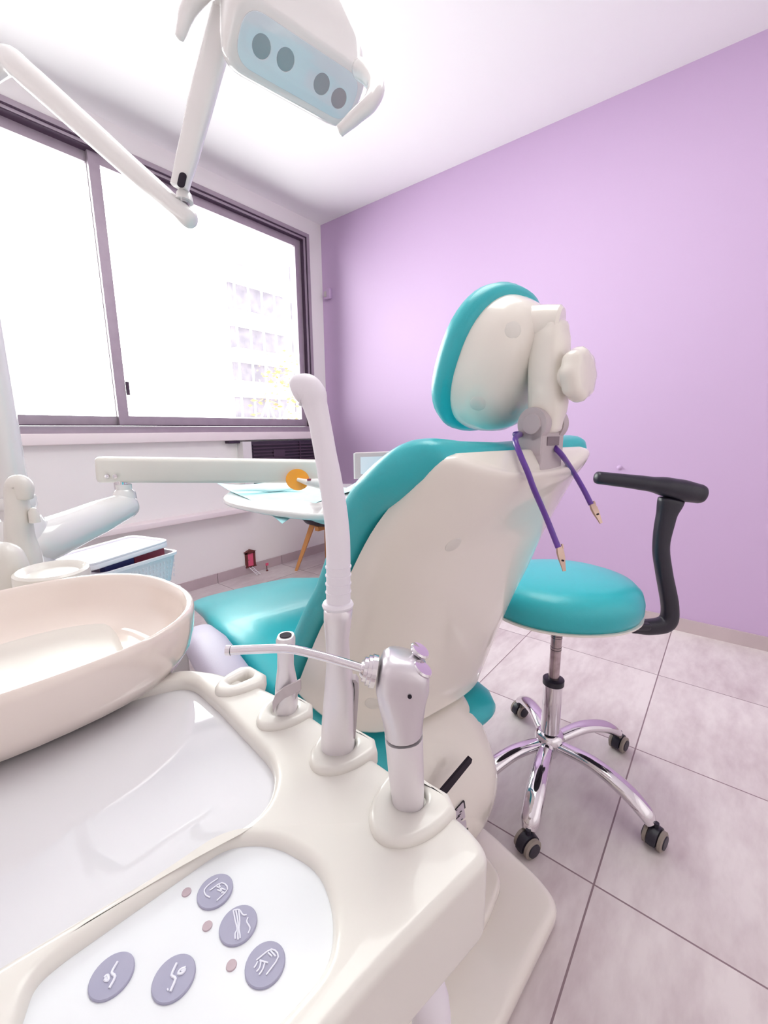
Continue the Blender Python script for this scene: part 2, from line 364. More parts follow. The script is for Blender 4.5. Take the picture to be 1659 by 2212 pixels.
# ------------------------------------------------------------------ wall fittings
ac = root('air_conditioner', (2.32, YN, .64), 'dark louvred air conditioner unit mounted low below the window sill', 'air conditioner')
bevel_box('housing', (1.945, YN-.06, .66), (2.72, YN, 1.055), 'ac_dark', ac, b=.006)
mk('side_panel', *sbox(((1.868, YN-.075, .55), (1.944, YN, 1.056))), 'white_gloss', ac)
mk('grille', *sbox(*[((1.96, YN-.071, .685+i*.026), (2.705, YN-.061, .695+i*.026)) for i in range(14)], ((2.15, YN-.074, .93), (2.26, YN-.062, .985)), ((2.42, YN-.074, .68), (2.43, YN-.062, 1.045))), 'frame_dark', ac)
mk('top_vent', *sbox(((1.77, YN-.045, 1.045), (1.867, YN, 1.064))), 'ac_dark', ac)
ts = root('wall_sensor', (XE-.015, 2.86, 2.29), 'small lilac square alarm sensor high on the purple wall by the corner', 'sensor')
bevel_box('sensor_body', (XE-.03, 2.825, 2.25), (XE, 2.9, 2.335), 'purple', ts, b=.008)
mk('sensor_face', *sbox(((XE-.034, 2.862, 2.268), (XE-.0302, 2.892, 2.312))), 'gray', ts)
hk = PX(1338, 1010, XE); tag(lathe('wall_hook', [(0, -.004), (.014, 0), (.014, .004), (.006, .008), (.005, .016), (.009, .02), (0, .024)], hk, (-1, 0, 0), 'purple', n=16), 'tiny lilac screw hook on the purple wall above the black armrest', 'hook')
fd = root('fairy_door', PY(540, 1226, YN-.012)-V((0, 0, 0)), 'miniature pink toy door with brown frame and ladder on the skirting', 'toy')
a, b = PY(532, 1226, YN-.012), PY(549, 1190, YN-.012)
z0, z1 = .062, .180; xa, xb = a.x, b.x+.003
mk('door_frame', *merge(sbox(((xa, YN-.02, z0), (xa+.016, YN-.0005, z1)), ((xb-.016, YN-.02, z0), (xb, YN-.0005, z1)), ((xa, YN-.02, z1-.014), (xb, YN-.0005, z1)), ((xa-.004, YN-.024, z0-.008), (xb+.004, YN-.0005, z0))),
    (lambda P: lofto([[V((x, y, z)) for x, z in P] for y in (YN-.026, YN-.0005)]))([(xa-.01, z1), (xb+.01, z1), ((xa+xb)/2, z1+.02)])), 'brown', fd)
mk('door_panel', *sbox(((xa+.017, YN-.014, z0), (xb-.017, YN-.0005, z1-.015))), 'pink', fd)
lathe('door_knob', [(0, 0), (.004, .001), (.004, .004), (0, .006)], V((xa+.024, YN-.0145, .115)), (0, -1, 0), 'clip', fd, n=10)
l0, l1 = V((xa+.03, YN-.03, .058)), V((xa+.055, YN-.1, .0))
lad = []
for s in (-.014, .014): lad.append(tubev([l0+V((s, 0, 0)), l1+V((s, 0, .003))], .0025, n=6, smooth=False))
for i in range(5): p = l0.lerp(l1, (i+.6)/5.4); lad.append(tubev([p-V((.014, 0, 0)), p+V((.014, 0, 0))], .002, n=6, smooth=False))
mk('ladder', *merge(*lad), 'basket', fd)
sp0 = Z(577, 1233, 0)
sg = root('toy_signpost', sp0, 'tiny toy post with pink sign standing on the floor beside the ladder', 'toy')
tube('post', [sp0, sp0+V((0, 0, .05))], .0035, 'brown', sg, smooth=False, n=8)
lathe('foot', [(0, 0), (.01, 0), (.008, .005), (0, .007)], sp0, (0, 0, 1), 'brown', sg, n=12)
mk('sign', *(lambda c: boxv((c.x-.013, c.y-.004, c.z), (c.x+.013, c.y, c.z+.022)))(sp0+V((0, -.002, .046))), 'pink', sg)

# side chair by the window wall
sc0 = V((2.30, 2.43, 0))
ch = root('side_chair', sc0, 'black bucket chair with splayed beech legs beneath the window wall', 'chair')
legs = ((2.177, 2.69), (2.55, 2.72), (2.12, 2.2), (2.58, 2.18))
for x, y in legs:
    top = V((2.33+(x-2.33)*.45, 2.45+(y-2.45)*.45, .40)); a = V((x, y, 0)); X, Y, D_ = axes(top-a)
    rings = [[c+X*(sx*w)+Y*(sy*w*.8) for sx, sy in ((1, 1), (-1, 1), (-1, -1), (1, -1))] for c, w in ((a, .013), (top, .024))]
    mk('leg', *lofto(rings), 'wood', ch)
mk('cross_brace', *merge(boxv((2.2, 2.43, .365), (2.47, 2.47, .40)), boxv((2.315, 2.3, .36), (2.355, 2.62, .399))), 'wood', ch)
rings = []
for r_, z in ((.02, .395), (.12, .40), (.19, .425), (.225, .47), (.235, .53), (.228, .53), (.215, .475), (.17, .44), (.1, .42), (.02, .415)):
    rings.append([V((2.33+r_*math.cos(2*math.pi*j/32)*1.0, 2.45+r_*math.sin(2*math.pi*j/32)*.95, z+.16*max(0, math.sin(2*math.pi*j/32+2.2))**2*(r_/.235)**3)) for j in range(32)])
mk('seat_shell', *lofto(rings), 'black', ch)

# low cabinet with basket behind the basin
cb = root('storage_cabinet', (.45, 1.42, 0), 'low white cabinet behind the dental unit carrying the plastic basket', 'cabinet')
B0 = D(270, 1225, 1.6); bx = EX*.8+EY*(-.05); bx = V((math.cos(.25), math.sin(.25), 0)); by = V((-bx.y, bx.x, 0)); bz = V((0, 0, 1))
zb = .555
fr = (V((B0.x, B0.y, 0)), bx, by, bz)
bevel_box('carcass', (-.30, -.17, .03), (.10, .17, zb), 'white_gloss', cb, fr=fr, b=.006)
bevel_box('cabinet_door', (-.28, -.185, .06), (.08, -.171, zb-.04), 'white_gloss', cb, fr=fr, b=.004)
for sx in (-.26, .06):
    for sy in (-.13, .13): p = fr[0]+bx*sx+by*sy; lathe('foot', [(0, 0), (.02, 0), (.016, .03), (0, .03)], p, bz, 'black', cb, n=14)
bk = root('plastic_basket', V((B0.x, B0.y, zb)), 'white woven plastic basket with its lid lying askew on top', 'basket')
def rr(hx, hy, r, z, n=5): return [fr[0]+bx*p.x+by*p.y+bz*z for p in rpoly([(-hx, -hy), (hx, -hy), (hx, hy), (-hx, hy)], r, n)]
mk('basket_body', *lofto([rr(.135, .085, .03, zb), rr(.15, .10, .03, zb+.10), rr(.158, .108, .035, zb+.105), rr(.158, .108, .035, zb+.115), rr(.147, .097, .03, zb+.115), rr(.133, .083, .03, zb+.012), rr(.01, .01, .001, zb+.012)]), 'basket', bk)
vs, fs = [], []
for i in range(19):
    for j in range(4):
        c = fr[0]+bx*(-.13+i*.0145)+by*(-(.0885+.0145*(j*.02+.02)/.1)-.0012)+bz*(zb+.022+j*.02)
        d = .0045 if j % 2 else -.0045
        v, f = boxv((-.0022, -.0006, -.006), (.0022, .0006, .006), (c, (bx+bz*.5*(1 if d > 0 else -1)).normalized(), by, bz)); vs, fs = merge((vs, fs), (v, f))
o = mk('weave_pattern', vs, fs, 'pinkwhite', bk)
tl = (bz+by*.0+bx*(-.05)).normalized(); lx = (bx*.985+by*.02+bz*.03).normalized(); ly = tl.cross(lx).normalized(); lo = fr[0]+bx*(-.02)+by*(.02)+bz*(zb+.145)
me_m = fmtx(lo, lx, ly, lx.cross(ly))
plate('lid', rpoly([(-.165, -.11), (.155, -.11), (.155, .11), (-.165, .11)], .04), -.012, .008, 'basket', bk, bev=.006, mtx=me_m, holes=())
plate('lid_rim', rpoly([(-.165, -.11), (.155, -.11), (.155, .11), (-.165, .11)], .04), .007, .014, 'basket', bk, holes=(rpoly([(-.15, -.095), (.14, -.095), (.14, .095), (-.15, .095)], .034),), bev=.002, mtx=me_m)
tag(mk('book', *boxv((-.005, -.066, zb+.02), (.12, -.05, zb+.130), fr), 'red'), 'dark red booklet upright inside the white basket', 'booklet')
tag(mk('medicine_box', *boxv((-.115, -.07, zb+.02), (-.01, -.04, zb+.128), fr), 'navy'), 'blue and white packet upright inside the white basket', 'packet')

# ------------------------------------------------------------------ dental unit (nearest thing)
ZT = .88
def zt(u, v, z=ZT): p = Z(u, v, z); return V((p.x, p.y))
un = root('dental_unit', (.02, .40, 0), 'cream dental unit with spittoon bowl, glossy tray and round-button keypad', 'dental unit')
out = [zt(392, 1440), zt(470, 1450), zt(560, 1478), V((.228, .30)), zt(1012, 1776), zt(1066, 1846), zt(752, 2168), V((.03, .108)), V((-.16, .14)), V((-.16, .52)), V((.03, .475))]
OUT = rpoly(out, [.02, .01, .02, .02, .012, .04, .05, .05, .02, .02, .01], 6)
tr = [zt(-200, 1670), zt(0, 1585), zt(285, 1490), zt(408, 1462), zt(470, 1515), zt(600, 1650), zt(575, 1752), zt(400, 1842), zt(0, 2075), zt(-300, 2260)]
TR = rpoly(tr, [.01, .02, .02, .02, .01, .02, .025, .02, .02, .01], 5)
kp = [zt(20, 2260), zt(70, 2110), zt(130, 2060), zt(490, 1812), zt(590, 1808), zt(690, 1865), zt(722, 1960), zt(712, 2075), zt(560, 2240)]
KP = rpoly(kp, [.01, .012, .01, .012, .015, .02, .02, .012, .012], 5)
plate('top_cover', OUT, .820, ZT, 'cream2', un, holes=(TR, KP), bev=.007, res=6)
def inset(pl, d):
    c = sum(pl, V((0, 0)))/len(pl); return [p+(c-p).normalized()*d for p in pl]
plate('underside', inset(OUT, .012), .816, .824, 'cream2', un, bev=.002)
plate('tray_floor', inset(TR, -.002), ZT-.0145, ZT-.0115, 'tray_gloss', un, bev=.0005)
kpo = plate('keypad', inset(KP, -.002), ZT-.0145, ZT-.0065, 'keypad', un, bev=.0005)
zk = ZT-.0065
BX = V((1, 0, 0))
def k3(p, z=zk): return V((p.x, p.y, z))
# symbols: strokes drawn in button space (x right, y up as seen from the front of the unit)
dirR = (zt(376, 2115, zk)-zt(242, 2110, zk)).normalized(); dirU = V((-dirR.y, dirR.x))
def strokes(c, lines, w, par):
    vs, fs = [], []
    for ln in lines:
        pts = [k3(c+dirR*(x*.0095)+dirU*(y*.0095), zk+.0016) for x, y in ln]
        vs, fs = merge((vs, fs), tubev(pts, w, n=6, k=3, flat=.5))
    mk('symbol', vs, fs, 'symbol', par)
def sx(u0, v0, lst, sc=1659/460):   # picture of the symbol measured on the keypad surface -> world strokes
    return [[(zt(180+x/sc+0, 1860+y/sc, zk)) for x, y in l] for l in lst]
SYM = [((465, 1927), [[(1050, 150), (985, 195), (945, 240), (955, 280), (990, 300)], [(985, 245), (1080, 185), (1125, 235), (1040, 325)], [(1040, 215), (1110, 240)], [(1060, 200), (1085, 270)], [(1045, 240), (1100, 262)]]),
       ((515, 2000), [[(1170, 400), (1185, 480), (1200, 545), (1185, 580), (1185, 625)], [(1190, 400), (1205, 480), (1208, 545), (1205, 590), (1208, 630)], [(1212, 400), (1220, 480), (1215, 545), (1222, 590), (1222, 620)], [(1170, 400), (1215, 395), (1245, 435), (1275, 435)], [(1285, 455), (1275, 490), (1300, 535), (1285, 580)]]),
       ((573, 2085), [[(1350, 790), (1465, 705), (1520, 765), (1425, 905)], [(1440, 730), (1470, 760)], [(1460, 715), (1500, 760)], [(1360, 800), (1345, 830), (1330, 850)], [(1385, 800), (1375, 850), (1350, 880)], [(1415, 810), (1400, 860), (1370, 905)], [(1375, 790), (1440, 810)]]),
       ((242, 2110), [[(270, 800), (225, 885), (250, 920), (205, 1008)], [(165, 925), (190, 905), (200, 940), (185, 950), (170, 940), (185, 925)]]),
       ((376, 2115), [[(730, 812), (690, 905), (720, 935), (680, 1035)], [(800, 845), (760, 862), (742, 895), (775, 890), (795, 860), (765, 880)], [(655, 1025), (665, 1015)]])]
for (u, v), lst in SYM:
    c = zt(u, v, zk); b_ = lathe('button', [(0, 0), (.0096, 0), (.0096, .0008), (.0092, .0012), (0, .0012)], k3(c), (0, 0, 1), 'button', kpo, n=40)
    vs, fs = [], []
    for ln in sx(0, 0, lst):
        vs, fs = merge((vs, fs), tubev([k3(p, zk+.0014) for p in ln], .0004 if u > 400 else .00065, n=6, k=3, flat=.7))
    o = mk('symbol', vs, fs, 'symbol', un); o.name = 'button_symbol'
for u, v in ((403, 1928), (448, 2001), (500, 2086)):
    lathe('indicator_light', [(0, 0), (.0026, 0), (.0024, .0006), (0, .0007)], k3(zt(u, v, zk)), (0, 0, 1), 'led_off', kpo, n=20)
# rests along the right edge
RB = [(.214, .361), (.211, .288), (.212, .215), (.204, .142)]
for i, (x, y) in enumerate(RB):
    hole = circ((x+.002, y+.002), .011 if i else .008, 28, .9)
    if i == 0: hole = rpoly([(x-.010, y-.003), (x+.012, y-.006), (x+.012, y+.007), (x-.010, y+.006)], .004)
    a_ = (.036, .036, .040, .045)[i]; b_ = (.021, .0225, .0245, .027)[i]
    o_ = [V((x+.010-a_*math.cos(t), y-b_*math.sin(t))) for t in [math.pi*(-.5+k/20) for k in range(21)]]
    e_ = .022 if i < 3 else .0205
    o_ = [V((x+e_, y+b_*.62)), V((x+e_-.008, y+b_))]+o_+[V((x+e_-.008, y-b_)), V((x+e_, y-b_*.62))]
    plate('instrument_rest', o_, ZT-.012, ZT+.0055, 'cream2', un, holes=(hole,), bev=.005, res=4)
# basin, deck and faucets behind
plate('rear_deck', rpoly([(-.2, .475), (.10, .47), (.165, .50), (.19, .62), (.215, .78), (.17, .90), (.06, .95), (-.2, .98)], .04), .80, .885, 'cream2', un, bev=.012)
bc = V((.084, .545, 0)); RXb, RYb = .158, .147
def supr(r, z, q=.82, n=56): 
    o = []
    for j in range(n):
        a = 2*math.pi*j/n; c, s = math.cos(a), math.sin(a); o.append(V((bc.x+math.copysign(abs(c)**q, c)*RXb*r, bc.y+math.copysign(abs(s)**q, s)*RYb*r, z)))
    return o
prof = [(.02, .872), (.80, .872), (.90, .879), (.96, .895), (.985, .915), (.995, .930), (.99, .937), (.97, .939), (.945, .937), (.925, .927), (.88, .905), (.78, .888), (.6, .881), (.3, .879), (.02, .878)]
mk('spittoon_bowl', *lofto([supr(r, z) for r, z in prof]), 'bowl', un, ang=60)
cc = zt(112, 1232, .925)
lathe('cup_stand', [(0, -.05), (.044, -.05), (.048, -.012), (.047, .0), (.043, .003), (.037, .0), (.033, -.005), (0, -.006)], V((cc.x, cc.y, .925)), (0, 0, 1), 'cream2', un, n=44, sx=1.15)
# tall cup filler faucet
d1 = .80; fb = D(52, 1272, d1)
def FP(u, v): return PV(u, v, fb)
tube('cup_filler', [FP(55, 1280), FP(50, 1215), FP(42, 1150), FP(38, 1095), FP(33, 1062), FP(38, 1046), FP(50, 1050), FP(53, 1075)], [.034, .030, .022, .0185, .0165, .017, .0155, .0135], 'cream2', un, n=24, roundcap=.3)
fb2 = D(5, 1280, .70)
def FP2(u, v): return PV(u, v, fb2)
tube('bowl_rinser', [FP2(28, 1290), FP2(26, 1240), FP2(18, 1205), FP2(-4, 1196), FP2(-30, 1208), FP2(-48, 1225)], [.0265, .024, .0215, .019, .0165, .014], 'cream2', un, n=24, roundcap=.3)
lathe('lid_knob', [(0, -.02), (.009, -.02), (.008, .0), (.005, .006), (0, .008)], PV(72, 1105, fb), (0, 0, 1), 'cream2', un, n=16)
# column, foot and drain
bevel_box('pedestal', (-.16, .26, .05), (.05, .92, .81), 'cream', un, b=.02)
dp = Z(930, 2150, .62)
dq = Z(925, 2185, .76)
tube('drain_pipe', [V((dq.x-.012, dq.y, .82)), V((dq.x-.005, dq.y, .72)), V((dq.x-.01, .2, .35)), V((.10, .3, .06))], .012, 'tube_white', un, n=16)

# ------------------------------------------------------------------ handpieces in the rests
# three-way syringe
x, y = RB[3]; b0 = V((x+.002, y, ZT-.01)); sy = root('air_water_syringe', b0, 'metal three-way syringe with bent nozzle and two chrome buttons in nearest rest', 'dental syringe')
def SP(u, v): return PV(u, v, b0)
def sect(u0, v0, u1, v1, dep, q=.8, n=28, dd=0):
    a, c = SP(u0, v0), SP(u1, v1); m_ = (a+c)/2; X = (c-a)/2; Dp = HF*dep; out = []
    for j in range(n):
        t = 2*math.pi*j/n; ca, sa = math.cos(t), math.sin(t); out.append(m_+HF*dd+X*math.copysign(abs(ca)**q, ca)+Dp*math.copysign(abs(sa)**q, sa))
    return out
mk('handle', *lofto([sect(850, 1752, 918, 1758, .011), sect(848, 1735, 916, 1742, .012), sect(838, 1660, 915, 1662, .013), sect(831, 1588, 913, 1580, .014)]), 'alu_white', sy)
mk('head', *lofto([sect(831, 1582, 912, 1574, .0142, q=.9), sect(826, 1550, 914, 1548, .0146, q=.8), sect(818, 1515, 919, 1505, .015, q=.6), sect(812, 1480, 925, 1480, .0155, q=.5), sect(818, 1440, 926, 1455, .015, q=.5), sect(826, 1420, 922, 1440, .0145, q=.55), sect(836, 1410, 912, 1428, .012, q=.7), sect(846, 1409, 898, 1420, .006)]), 'alu', sy, ang=50)
nz0 = SP(812, 1450); nd = (SP(790, 1446)-SP(812, 1450)).normalized()
lathe('collar', [(0, 0), (.0105, 0), (.0105, .003), (.0095, .0035), (.0095, .0055), (.0078, .006), (.0078, .008), (.006, .0085), (.0045, .010), (0, .010)], nz0, nd, 'chrome', sy, n=28)
tube('nozzle', [SP(800, 1449), SP(745, 1432), SP(690, 1416), SP(640, 1404), SP(612, 1401), SP(560, 1402), SP(500, 1405)], .0029, 'chrome', sy, n=16)
lathe('nozzle_tip', [(0, 0), (.0033, 0), (.0033, .003), (.0012, .003), (.0012, .001), (0, .001)], SP(499, 1405), (SP(490, 1405)-SP(500, 1405)), 'chrome', sy, n=16)
bu = (UP*.75+RT*.45-HF*.25).normalized()
for u, v, dd in ((902, 1424, .006), (904, 1442, -.006)):
    lathe('push_button', [(0, 0), (.0035, 0), (.0035, .003), (.0062, .0045), (.0068, .006), (.006, .0072), (0, .0076)], SP(u-4, v+6)+HF*dd, bu, 'chrome', sy, n=24)
lathe('pin', [(.0, 0), (.0013, 0), (.0013, .0005), (.0, .0005)], SP(882, 1473)-HF*.0155, -HF, 'blackhole', sy, n=12)
# high volume suction
x, y = RB[2]; b0 = V((x, y, ZT-.012)); su = root('suction_handpiece', b0, 'tall suction handpiece with long white flared plastic tube in third rest', 'suction tool')
mk('handle', *lofto([sect(696, 1625, 760, 1640, .012), sect(694, 1600, 766, 1610, .0135), sect(696, 1550, 766, 1552, .0135), sect(702, 1480, 766, 1480, .013), sect(706, 1430, 756, 1430, .011), sect(704, 1380, 754, 1380, .0105), sect(700, 1335, 760, 1335, .0115), sect(700, 1316, 762, 1316, .0118), sect(706, 1310, 756, 1310, .0105)]), 'alu_white', su, ang=50)
mk('release_lever', *lofto([[SP(u, v)+HF*(.004*a_)+RT*(.0015*b_) for a_, b_ in ((-1, -1), (1, -1), (1, 1), (-1, 1))] for u, v in ((764, 1588), (768, 1540), (771, 1490), (770, 1470), (764, 1462))]), 'gray', su)
lathe('collar', [(0, 0), (.0112, 0), (.0118, .002), (.0108, .004), (.0098, .0045), (0, .0045)], SP(730, 1311), (0, 0, 1), 'tube_white', su, n=32)
tube('suction_tip', [SP(731, 1310), SP(731, 1240), SP(730, 1170), SP(725, 1110), SP(714, 1040), SP(702, 975), SP(691, 915), SP(682, 880), SP(674, 856), SP(662, 844), SP(648, 842), SP(638, 846)], [.0091, .0089, .0088, .0086, .0082, .0077, .0076, .0083, .0102, .0112, .0102, .0085], 'tube_white', su, n=24, k=5, roundcap=.25)
mk('tip_ridges', *merge(*[lathev([(0, 0), (.0096, 0), (.0096, .001), (0, .001)], SP(731, v), (0, 0, 1), n=24) for v in (1225, 1243, 1261, 1279)]), 'tube_white', su)
# saliva ejector
x, y = RB[1]; b0 = V((x, y, ZT-.012)); sj = root('saliva_ejector_handpiece', b0, 'short metal saliva ejector handpiece with open black bore and grey lever', 'suction tool')
mk('handle', *lofto([sect(598, 1545, 640, 1552, .010), sect(594, 1520, 642, 1522, .011), sect(596, 1480, 642, 1480, .0105), sect(600, 1440, 634, 1440, .0082), sect(600, 1410, 634, 1410, .008), sect(598, 1392, 637, 1392, .009), sect(597, 1380, 637, 1380, .0092), sect(600, 1373, 634, 1373, .0085)]), 'alu_white', sj, ang=50)
lathe('bore', [(0, 0), (.0052, 0), (.0052, .0008), (0, .0008)], SP(617, 1373), (0, 0, 1), 'blackhole', sj, n=24)
lv_ = []
for u, v, w, dd in ((596, 1512, .0055, -.010), (604, 1492, .0055, -.0125), (622, 1476, .005, -.0135), (645, 1466, .005, -.0125), (655, 1462, .0048, -.011), (652, 1470, .0035, -.010), (642, 1492, .002, -.0095)):
    p = SP(u, v)+HF*dd; lv_.append([p+V((0, 0, w*a_))+HF*(.0012*b_) for a_, b_ in ((-1, -1), (1, -1), (1, 1), (-1, 1))])
mk('release_lever', *lofto(lv_), 'gray', sj)

# ------------------------------------------------------------------ patient chair
pc = root('patient_chair', LC(0, .5, 0), 'teal and cream dental patient chair seen from behind with raised headrest', 'dental chair')
def hsec(w, yf, yb, z, q=.6, n=40, sk=0):
    out = []
    for j in range(n+1):
        t = math.pi*j/n; c, s_ = math.cos(t), math.sin(t)
        dz = .034*(1-min(1, abs(c)**q)**2.2)*max(0, min(1, (z-.93)/.14)) if sk else 0
        out.append(LC((shx(z) if sk else 0)-w*math.copysign(abs(c)**q, c), yf-(yf-yb)*abs(s_)**q, z-dz))
    return out
SH = [(.23, .47, .23, .452), (.245, .485, .20, .465), (.248, .465, .188, .50), (.25, .335, .125, .70), (.25, .222, .075, .835), (.24, .122, .02, .958), (.22, .045, -.025, 1.04), (.212, .0, -.045, 1.076), (.202, -.014, -.05, 1.091), (.175, -.018, -.044, 1.097)]
def shx(z): return -.04*max(0, min(1, (z-.8)/.25))
def resample(rows, n):
    P = smoothpath([V(r[1:]) for r in rows], n); Wd = smoothpath([V((r[0], 0, 0)) for r in rows], n); return [(w.x, p.x, p.y, p.z) for w, p in zip(Wd, P)]
shell = mk('backrest_shell', *lofto([hsec(w, a_, b_, z, q=.62, sk=1) for w, a_, b_, z in resample(SH, 5)]), 'cream', pc, ang=55)
def on_x(u, v, x): return LX(u, v, x)
for u, v, x in ((980, 1177, -.16), (805, 1518, -.21)): pass
# backrest cushion: swept rounded slab
edge = [(-.03, 1.072), (-.014, 1.068), (.012, 1.052), (.050, 1.022), (.122, .962), (.222, .838), (.337, .70), (.43, .575), (.495, .485), (.53, .42)]
EP = smoothpath([V((a_, b_, 0)) for a_, b_ in edge], 4)
rings = []
for i, p in enumerate(EP):
    t = (EP[min(i+1, len(EP)-1)]-EP[max(i-1, 0)]).normalized(); nn = V((-t.y, t.x, 0))
    if nn.x+nn.y < 0: nn = -nn
    f = i/(len(EP)-1); w = .268*(1-.27*(1-min(1, f*2.6))**1.6); th = .004+.042*math.sqrt(1-(1-min(1, f*4.5))**2); c = p+nn*(th*.86)
    rg = []
    for j in range(36):
        a_ = 2*math.pi*j/36; ca, sa = math.cos(a_), math.sin(a_); ca = math.copysign(abs(ca)**.45, ca); sa = math.copysign(abs(sa)**.8, sa)
        q = c+nn*(sa*th); rg.append(LC(ca*w+shx(q.y), q.x, q.y-.034*(1-abs(ca)**2.2)*max(0, min(1, 1.25-f*3.2))))
    rings.append(rg)
mk('backrest_cushion', *lofto(rings), 'teal', pc, ang=60)
# seat
def slab(name, prof_, w, m, q=.5, par=pc, x0=0):
    rg = []
    for (yy, zz, th, ww) in prof_:
        r_ = []
        for j in range(32):
            a_ = 2*math.pi*j/32; ca, sa = math.cos(a_), math.sin(a_); r_.append(LC(x0+math.copysign(abs(ca)**q, ca)*w*ww, yy, zz+math.copysign(abs(sa)**.7, sa)*th))
        rg.append(r_)
    return mk(name, *lofto(rg), m, par, ang=60)
slab('seat_cushion', [(.175, .385, .01, .62), (.19, .385, .035, .74), (.23, .385, .05, .84), (.4, .39, .055, .95), (.6, .41, .06, 1.05), (.74, .45, .065, 1.1), (.82, .468, .062, 1.12), (.92, .47, .05, 1.14), (1.05, .465, .045, 1.12), (1.2, .44, .04, 1.05), (1.45, .38, .035, .95), (1.6, .33, .03, .85), (1.63, .32, .008, .75)], .27, 'teal')
slab('seat_frame', [(.24, .325, .015, .8), (.3, .32, .02, .9), (.7, .33, .03, .9), (1.1, .37, .03, .9), (1.5, .32, .02, .8)], .27, 'cream')
slab('armrest', [(.44, .43, .015, .5), (.47, .44, .04, .85), (.6, .465, .055, 1), (.8, .48, .06, 1), (.92, .475, .05, .9), (.97, .465, .02, .5)], .055, 'gray_vinyl', q=.8, x0=-.365)
# lift cover behind the seat
LCV = [(.155, .75, .19, .045), (.17, .75, .155, .06), (.182, .75, .115, .15), (.185, .74, .098, .25), (.178, .70, .12, .33), (.165, .65, .165, .40), (.14, .6, .21, .445)]
cov = mk('lift_cover', *lofto([hsec(w, a_, b_, z, q=.42) for w, a_, b_, z in resample(LCV, 4)]), 'cream', pc, ang=55)
def onback(u, v, y):
    q = ray(u, v); return CAM+q*((y-(CAM-T0).dot(EY))/q.dot(EY))
def hug(pts, y, w, name, m, par, t=.003):
    P = [onback(u, v, y) for u, v in pts]; P = [p for p in P]
    vs = P+[p-EY*t for p in P]; n = len(P)
    return mk(name, vs, [tuple(range(n)), tuple(range(2*n-1, n-1, -1))]+[(i, (i+1) % n, n+(i+1) % n, n+i) for i in range(n)], m, par)
hug([(1011, 1632), (1016, 1637), (1014, 1645), (925, 1755), (915, 1758), (912, 1748)], .103, 0, 'pedal_slot', 'blackhole', cov, .006)
hug([(1001, 1728), (1009, 1790), (960, 1790), (960, 1772)], .105, 0, 'label_border', 'black', cov, .004)
hug([(1000, 1733), (1007, 1788), (963, 1788), (963, 1774)], .1005, 0, 'rating_label', 'label', cov, .002)
tx = []
for (u, v, l) in ((985, 1752, 5), (993, 1756, 8), (989, 1764, 12), (985, 1770, 14), (996, 1772, 6)): 
    p = onback(u, v, .0975); tx.append(boxv((0, -.0004, 0), (l*.0009, .0004, .0014), (p, EX, EY, V((0, 0, 1)))))
mk('label_text', *merge(*tx), 'blackhole', cov)
# floor plate
q1, q2 = Z(1212, 1950, .05), Z(1084, 2212, .05); q3 = q2+(q2-q1)*.9
bp_ = [(.965, .62), (.955, .41), (.915, .25), (q1.x, q1.y), (q3.x, q3.y), (.20, .14), (.10, .30), (.12, .9), (.5, 1.1), (.93, 1.2)]
bpl = plate('base_plate', rpoly(bp_, [.1, .04, .04, .06, .06, .05, .05, .05, .1, .1], 6), 0, .05, 'cream', pc, bev=.02, res=5)
st_ = [Z(u, v, .075) for u, v in ((1000, 1800), (1060, 1856), (1086, 1900), (1050, 1990), (940, 2110), (760, 2150), (700, 1900))]
plate('base_step', rpoly([(p.x, p.y) for p in st_], .03, 5), .045, .078, 'cream', pc, bev=.01, res=3)
# caps on the shell
def cap_on(u, v, par, r, obj):
    q = ray(u, v); dg = bpy.context.evaluated_depsgraph_get(); bpy.context.view_layer.update()
    off = origin(obj); ok, loc, nrm, _ = obj.ray_cast(CAM-off, q.normalized())
    if not ok: return None
    return loc+off, nrm
for u, v, r in ((979, 1177, .0165), (806, 1520, .018)):
    h_ = cap_on(u, v, shell, 0, shell)
    if h_: lathe('screw_cap', [(0, -.005), (r, -.005), (r, -.0005), (r*.92, .0008), (0, .0014)], h_[0], h_[1], 'cream2', shell, n=32)

# headrest
hc = LC(0, .078, 1.247); ha = (EY*-.40+V((0, 0, .92))).normalized(); hn = EX.cross(ha).normalized()
if hn.dot(EY) < 0: hn = -hn
def hring(off, sx_, sz_, q=.85, n=48, tw=0):
    return [hc+hn*off+EX*(math.copysign(abs(math.cos(a_))**q, math.cos(a_))*sx_)+ha*(math.copysign(abs(math.sin(a_))**q, math.sin(a_))*sz_-abs(math.cos(a_))*0) for a_ in [2*math.pi*j/n for j in range(n)]]
mk('headrest_cushion', *lofto([hring(-.002, .095, .105), hring(.0, .112, .124), hring(.008, .122, .133), hring(.022, .125, .136), hring(.038, .12, .131), hring(.05, .108, .118), hring(.056, .085, .09), hring(.056, .04, .04)]), 'teal', pc, ang=60)
hs = mk('headrest_shell', *lofto([hring(.004, .108, .121), hring(-.01, .108, .121), hring(-.03, .104, .117), hring(-.05, .096, .108), hring(-.066, .082, .092), hring(-.076, .062, .07), hring(-.080, .03, .035)]), 'cream', pc, ang=60)
for u, v in ((1108, 712), (1033, 872), (1112, 882)):
    h_ = cap_on(u, v, hs, 0, hs)
    if h_: lathe('screw_cap', [(0, -.004), (.014, -.004), (.014, -.0008), (.0125, .0002), (0, .0006)], h_[0], h_[1], 'cream2', hs, n=28)
